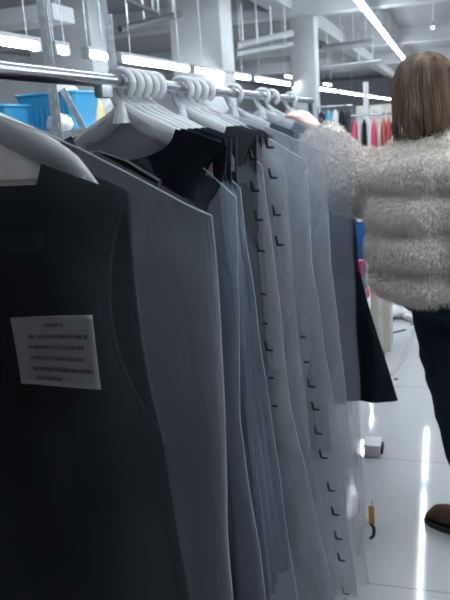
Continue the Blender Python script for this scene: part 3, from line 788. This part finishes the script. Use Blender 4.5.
def basket(c, L, Wd, Hh, label, m='blueplastic'):
    o = thing('plastic_basket', c, label, 'basket', None); m_ = MB()
    def ring(k, z, ins): 
        a, b2 = L/2*k-ins, Wd/2*k-ins; q = []
        for sx, sy, a0 in ((1,1,0),(-1,1,PI/2),(-1,-1,PI),(1,-1,1.5*PI)):
            for s in range(5):
                an = a0+s*PI/8; rr2 = .025; q.append(Vector((sx*(a-rr2)+math.cos(an)*rr2, sy*(b2-rr2)+math.sin(an)*rr2, z)))
        return q
    m_.loft([ring(.82,.004,0), ring(1,Hh,0), ring(1,Hh,.004), ring(.82,.008,.004)], cap=False)
    m_.add(ring(.82,.006,.002), [tuple(range(20))]); m_.build('tub', m, o)
    m2 = MB(); m2.tube([*ring(1,Hh,0), ring(1,Hh,0)[0]], .007, 8, cap=False).build('rim', m, o)
    m3 = MB()
    for k in range(1, 10):
        x = -L/2*.9 + L*.9*k/10; m3.box((x, -Wd/2*.91-.004, Hh*.5), (.006, .006, Hh*.8), Matrix.Rotation(-.05, 3, 'X'))
    m3.build('ribs', m, o); return o
c = at(60, 110, t=3.3); basket((c.x, c.y, shz), .31, .26, .165, 'blue plastic basket of clothing on the rack shelf behind the near post')
c = at(4, 112, t=3.15); basket((c.x-.05, c.y, shz), .26, .26, .12, 'blue plastic tub at the left edge of the rack shelf')
def bundle(c, r, m, label, name='folded_cloth', cat='clothing', group=None, sd=0, sq=(1,1,.7), parts=True):
    """crumpled bundle of cloth"""
    c = Vector(c); mb_ = MB().ball((0,0,0), 1, 14); vv = []
    for p in mb_.v:
        k = 1 + .28*noise.noise(p*1.7+Vector((sd,0,0))) + .12*noise.noise(p*4.5+Vector((0,sd,0)))
        q = Vector((p.x*r*sq[0]*k, p.y*r*sq[1]*k, p.z*r*sq[2]*k)); q.z = max(q.z, -r*sq[2]*.75) + r*sq[2]*.75; vv.append(q)
    o = mesh(name, vv, mb_.f, m, None); o.location = c; tag(o, label, cat, group); return o
c = at(60, 100, t=3.3); bundle((c.x+.02, c.y, shz+.10), .085, 'cream', 'pale crumpled garment inside the blue basket', sd=3)
c = at(12, 110, t=3.15); bundle((c.x+.19, c.y+.08, shz), .06, 'white', 'white folded cloth between the two blue containers', sd=7)
c = at(96, 118, t=3.7); bundle((c.x, c.y, shz), .065, 'yellow', 'pale yellow cloth right of the blue basket', sd=9, sq=(.7,.8,1.5))
c = at(118, 112, t=3.9); bundle((c.x, c.y, shz), .10, 'white', 'white cloth heap behind the first hangers', sd=12, sq=(1,.8,.9))
# the bright window far left, low in the hall wall
w0 = at(-60, 96, x=X0+.03); 
def window(n, y, z, w, h):
    o = bpy.data.objects.new('window_%d' % n, None); link(o); o.location = (X0, y, z); tag(o, kind='structure')
    MB().box((.01,0,0), (.02, w, h)).build('pane', 'screen', o, False)
    fr = MB()
    for s in (-1,1): fr.box((.03, s*w/2, 0), (.06,.08,h+.08)); fr.box((.03,0,s*h/2), (.06,w,.08))
    fr.box((.03,0,0), (.05,.05,h)); fr.build('frame', 'column', o, False)
a = at(-45, 90, x=X0); b2 = at(30, 90, x=X0)
window(1, (a.y+b2.y)/2, 1.72, b2.y-a.y, .85)

# ------------------------------------------------------------------ background racks of clothes, far
def far_rack(c, L, mats, label, ang=0, hgt=1.55, grp=None, ln=.55, names=None):
    o = thing('clothes_rack', (c[0], c[1], 0), label, 'rack', None, ang); 
    MB().tube([(-L/2,0,hgt), (L/2,0,hgt)], .013, 10).build('rail', 'steel', o)
    for s in (-1,1):
        MB().tube([(s*L/2,0,hgt), (s*L/2,0,.06)], .013, 10).build('post', 'steel', o)
        MB().tube([(s*L/2,-.22,.05), (s*L/2,.22,.05)], .013, 10).build('foot', 'steel', o)
    n = len(mats)
    for k, mm in enumerate(mats):
        x = -L/2 + L*(k+.5)/n; w = L/n*.46; R3 = Matrix.Rotation(ang, 3, 'Z'); l_ = ln*(1+.2*math.sin(k*2.3))
        rings = []
        for i in range(12):
            t = i/11; z = -.05 - l_*t; ww = w*(.25+.75*min(1, t*5)) * (1+.12*math.sin(t*6+k)); dd = .03+.05*min(1, t*3)
            rings.append([Vector((math.cos(q)*ww*(1+.12*math.sin(3*q+k)), math.sin(q)*dd, z)) for q in [2*PI*j/16 for j in range(16)]])
        pos_ = R3 @ Vector((x, 0, 0)) + Vector((c[0], c[1], hgt))
        g2 = thing('blouse', pos_, names[k] if names else label, 'garment', grp)
        MB().loft(rings).build('cloth', mm, g2)
        MB().tube([(.018*math.cos(a), 0, .018*math.sin(a)) for a in [R_(-30+i*22) for i in range(10)]] + [(0,0,-.04),(0,0,-.055)], .003, 6).build('hook', 'steel', g2)
        MB().tube([(-w*.9,0,-.09), (0,0,-.05), (w*.9,0,-.09)], .006, 6).build('hanger_arms', 'hanger', g2)
    return o
p = at(352,120,t=8.5); q = at(396,120,t=8.5); c = (p+q)/2
far_rack((c.x, c.y), (q-p).length, ['pink','cream','black','white','pink','cream','red','red','black'],
   'steel clothes rack in the distance left of the brown hair', math.atan2(q.y-p.y, q.x-p.x), 1.47, 'tops on the far rack', .46,
   ['hot pink top, leftmost on the far rack','cream top beside the leftmost pink top','black top left of centre on the far rack','white top next to the bright pink one','bright pink top in the middle of the far rack','cream top left of the two red ones','left of two red tops on the far rack','right of two red tops beside the brown hair','black top at the right end of the far rack'])
p = at(318,112,t=10.5); q = at(352,112,t=10.5); c = (p+q)/2
far_rack((c.x, c.y), (q-p).length, ['navy','blueplastic','white','navy','grey'], 'steel clothes rack in the distance left of the fur sleeve top', math.atan2(q.y-p.y, q.x-p.x), 1.62, 'tops on the farther rack', .5,
   ['navy top at the left end of the farther rack','bright blue top on the farther rack','white top in the middle of the farther rack','navy top right of the white one on the farther rack','grey top at the right end of the farther rack'])
# slim white pole with a lamp arm
p = at(366, 100, t=9.5); o = thing('pole', (p.x, p.y, 0), 'slim white pole standing behind the far racks', 'pole')
MB().tube([(0,0,.02), (0,0,at(366,82,t=9.5).z)], .035, 12).build('shaft', 'white', o); MB().tube([(0,0,0.001),(0,0,.03)], .15, 20).build('base', 'greycab', o)
# grey cabinets in the hall, seen between the hooks and under the low lamps
def cabinet(c, w, d, h, m, label, rot=0):
    o = thing('cabinet', (c[0], c[1], 0), label, 'cabinet', None, rot)
    MB().box((0,0,h/2+.01), (w, d, h-.02), bev=.01).build('body', m, o)
    for s in (-1,1):
        dr = MB().box((s*w/4, -d/2-.008, h/2), (w/2-.02, .014, h-.1), bev=.004).build('door', m, o)
        MB().tube([(s*.04, -d/2-.03, h*.45), (s*.04, -d/2-.03, h*.58)], .006, 8).build('handle', 'steel', dr)
p = at(382, 118, t=13); cabinet((p.x, p.y), .9, .45, 1.62, 'cream', 'pale cabinet behind the far rack beside the brown hair')
p = at(215, 100, t=9.5); cabinet((p.x-.4, p.y), 1.2, .5, 1.5, 'greycab', 'grey cabinet glimpsed between the hanger hooks')
p = at(262, 100, t=11); cabinet((p.x, p.y), 1.2, .5, 1.45, 'white', 'white cabinet glimpsed behind the single hanger hooks')

# ------------------------------------------------------------------ right, between the bags and the fur jacket
p = at(366, 240, y=4.2)
st = thing('display_stand', (p.x-.02, p.y+.08, 0), 'slim grey stand carrying the blue bag behind the fur jacket', 'stand')
MB().tube([(0,0,.02), (0,0,1.12)], .012, 10).build('pole', 'steel', st); MB().tube([(0,0,.001), (0,0,.02)], .12, 20).build('base', 'steel', st)
MB().tube([(0,0,1.10), (0,-.11,1.10), (0,-.125,1.12)], .005, 8).build('arm', 'steel', st)
bb = thing('shopping_bag', (p.x-.02, p.y-.03, at(366,257,y=4.2).z), 'blue shopping bag between the film bags and the fur jacket', 'bag')
hh = at(366,222,y=4.2).z - bb.location.z; m_ = MB(); rings = []
for i in range(10):
    t = i/9; w = .075*(1+.12*t); d_ = .045+.01*math.sin(t*4)
    rings.append([Vector((math.copysign(abs(math.cos(q))**.5, math.cos(q))*w*(1+.05*math.sin(q*5+t*6)), math.copysign(abs(math.sin(q))**.5, math.sin(q))*d_, t*hh)) for q in [2*PI*j/24 for j in range(24)]])
m_.loft(rings).build('bag_body', 'bluebag', bb)
for s in (-1,1): MB().tube([(-.04,s*.03,hh), (-.03,s*.02,hh+.07), (0,s*.01,hh+.10), (.03,s*.02,hh+.07), (.04,s*.03,hh)], .005, 8).build('handle', 'bluebag', bb)
q = at(371,246,y=4.1); bundle((q.x+.01, q.y, q.z-.03), .03, 'white', 'small white tuft against the blue shopping bag', 'cloth_tuft', 'cloth', sd=2)
q = at(359,218,y=4.2); bundle((q.x, q.y-.02, bb.location.z+hh+.002), .028, 'white', 'small white pouch on top of the blue shopping bag', 'pouch', 'cloth', sd=5)
# pink garment hung below
q = at(359,260,y=4.35); o = thing('blouse', (q.x, q.y, q.z), 'bright pink garment hanging under the blue shopping bag', 'garment')
rings = []
for i in range(12):
    t = i/11; w = .05*(1-.5*t)+.008*math.sin(t*9)
    rings.append([Vector((math.cos(a)*w+t*.03, math.sin(a)*.03, -.24*t)) for a in [2*PI*j/14 for j in range(14)]])
MB().loft(rings).build('cloth', 'pink', o); MB().tube([(0,0,0), (0,.02,.03)], .004, 6).build('hook', 'steel', o)
# pale box column and heap on the floor
a = at(371,352,z=0); b2 = at(391,352,z=0); hz = at(380,285,y=a.y).z
cb = thing('carton', ((a.x+b2.x)/2, a.y+.12, 0), 'tall pale carton standing on the floor between the coat hem and the tiles', 'box')
MB().box((0,0,hz/2), (b2.x-a.x, .22, hz-.002), bev=.006).build('box_body', 'carton', cb)
MB().box((0,-.111,hz*.5), (.03, .002, hz*.9)).build('tape', 'cream', cb, False)
MB().box((0,-.02,hz+.004), ((b2.x-a.x)*1.02, .1, .006), bev=.001).build('flap', 'carton', cb, False)
for k, (px, py, r, mm, lb) in enumerate(((392,308,.13,'white','white cloth heap right of the pale carton'), (405,304,.12,'cream','cream cloth heap in the middle of the floor pile'), (417,308,.11,'cream','cream cloth bundle nearest the jeans'), (398,296,.14,'white','white cloth heap at the rear of the floor pile'), (411,312,.06,'carton','small tan bundle at the front of the floor pile'))):
    c = at(px, py+8, z=0); bundle((c.x, c.y, 0), r, mm, lb, 'cloth_heap', 'cloth', sd=k*4+1, sq=(1,1,.55))
# clear strap loop hanging from the pile down to the bags
lp = [at(385,332,z=.02), at(389,312,z=.03), at(398,301,z=.08), at(410,300,z=.08), at(416,314,z=.02), at(414,330,z=.012), at(407,350,z=.012), at(396,368,z=.012), at(378,385,z=.012), at(358,396,z=.012), at(345,400,z=.012)]
def smooth_path(P_, n=8):
    out = []
    for i in range(len(P_)-1):
        a, b3, c3, d3 = P_[max(i-1,0)], P_[i], P_[i+1], P_[min(i+2, len(P_)-1)]
        for k in range(n):
            t = k/n; out.append(.5*((2*b3)+(c3-a)*t+(2*a-5*b3+4*c3-d3)*t*t+(3*b3-a-3*c3+d3)*t**3))
    return out+[P_[-1]]
tag(MB().tube(smooth_path(lp), .011, 8, flat=1).build('plastic_strap', 'strap', None), 'clear looping plastic strap lying on the white tiles', 'strap')
for k, (px, py, lb) in enumerate(((391,318,'dark scrap on the floor inside the top of the strap loop'),(414,324,'dark scrap at the right of the strap loop'),(399,331,'thin dark scrap in the middle of the strap loop'),(396,379,'tiny dark scrap on the tile below the strap loop'))):
    c = at(px, py, z=.004); w = (.04,.05,.12,.02)[k]
    tag(MB().box((0,0,.003), (w, .02, .005), Matrix.Rotation(k*.4, 3, 'Z'), bev=.002).build('fabric_scrap', 'black', None), lb, 'scrap').location = (c.x, c.y, 0)
# bits at the foot of the bags
c = at(373, 452, y=2.95); o = thing('shoe_box', (c.x, c.y, 0), 'small white box with a dark end on the floor beside the bags', 'box')
bx0 = at(376,452,z=.0); 
hz = .05
MB().box((0,0,hz*.5), (.07,.09,max(.05,hz)), bev=.004).build('box_body', 'white', o)
MB().box((0.041,0,hz*.6), (.012,.07,max(.03,hz*.6)), bev=.003).build('dark_end', 'navy', o)
MB().box((0,0,max(.05,hz)+.006), (.076,.096,.012), bev=.003).build('lid', 'white', o)
c = at(369, 524, z=0); o = thing('price_tag', (c.x+.01, c.y, 0), 'small orange tag standing against the foot of the bags', 'tag')
MB().box((0,0,.04), (.022,.006,.075), bev=.002).build('card', 'orange', o); MB().tube([(0,0,.077), (.004,0,.09), (.001,0,.1)], .001, 5).build('string', 'black2', o)
c = at(369, 540, z=0); m_ = MB().tube(smooth_path([Vector((0,0,.006)), Vector((.012,0,.02)), Vector((.014,.0,.05)), Vector((.004,0,.065))]), .006, 8)
tag(m_.build('cable_tie', 'black2', None), 'black curved clip on the floor just below the orange tag', 'clip').location = (c.x+.004, c.y, .001)

# ------------------------------------------------------------------ light
w = bpy.data.worlds.new('hall_light'); S.world = w; w.use_nodes = True
w.node_tree.nodes['Background'].inputs[0].default_value = (.72,.82,1,1); w.node_tree.nodes['Background'].inputs[1].default_value = .05
vs_ = S.view_settings; vs_.view_transform = 'Standard'; vs_.look = 'None'; vs_.gamma = 1; vs_.use_curve_mapping = False; vs_.exposure = .55
S.cycles.transparent_max_bounces = 32; S.cycles.max_bounces = 8; S.cycles.sample_clamp_indirect = 4
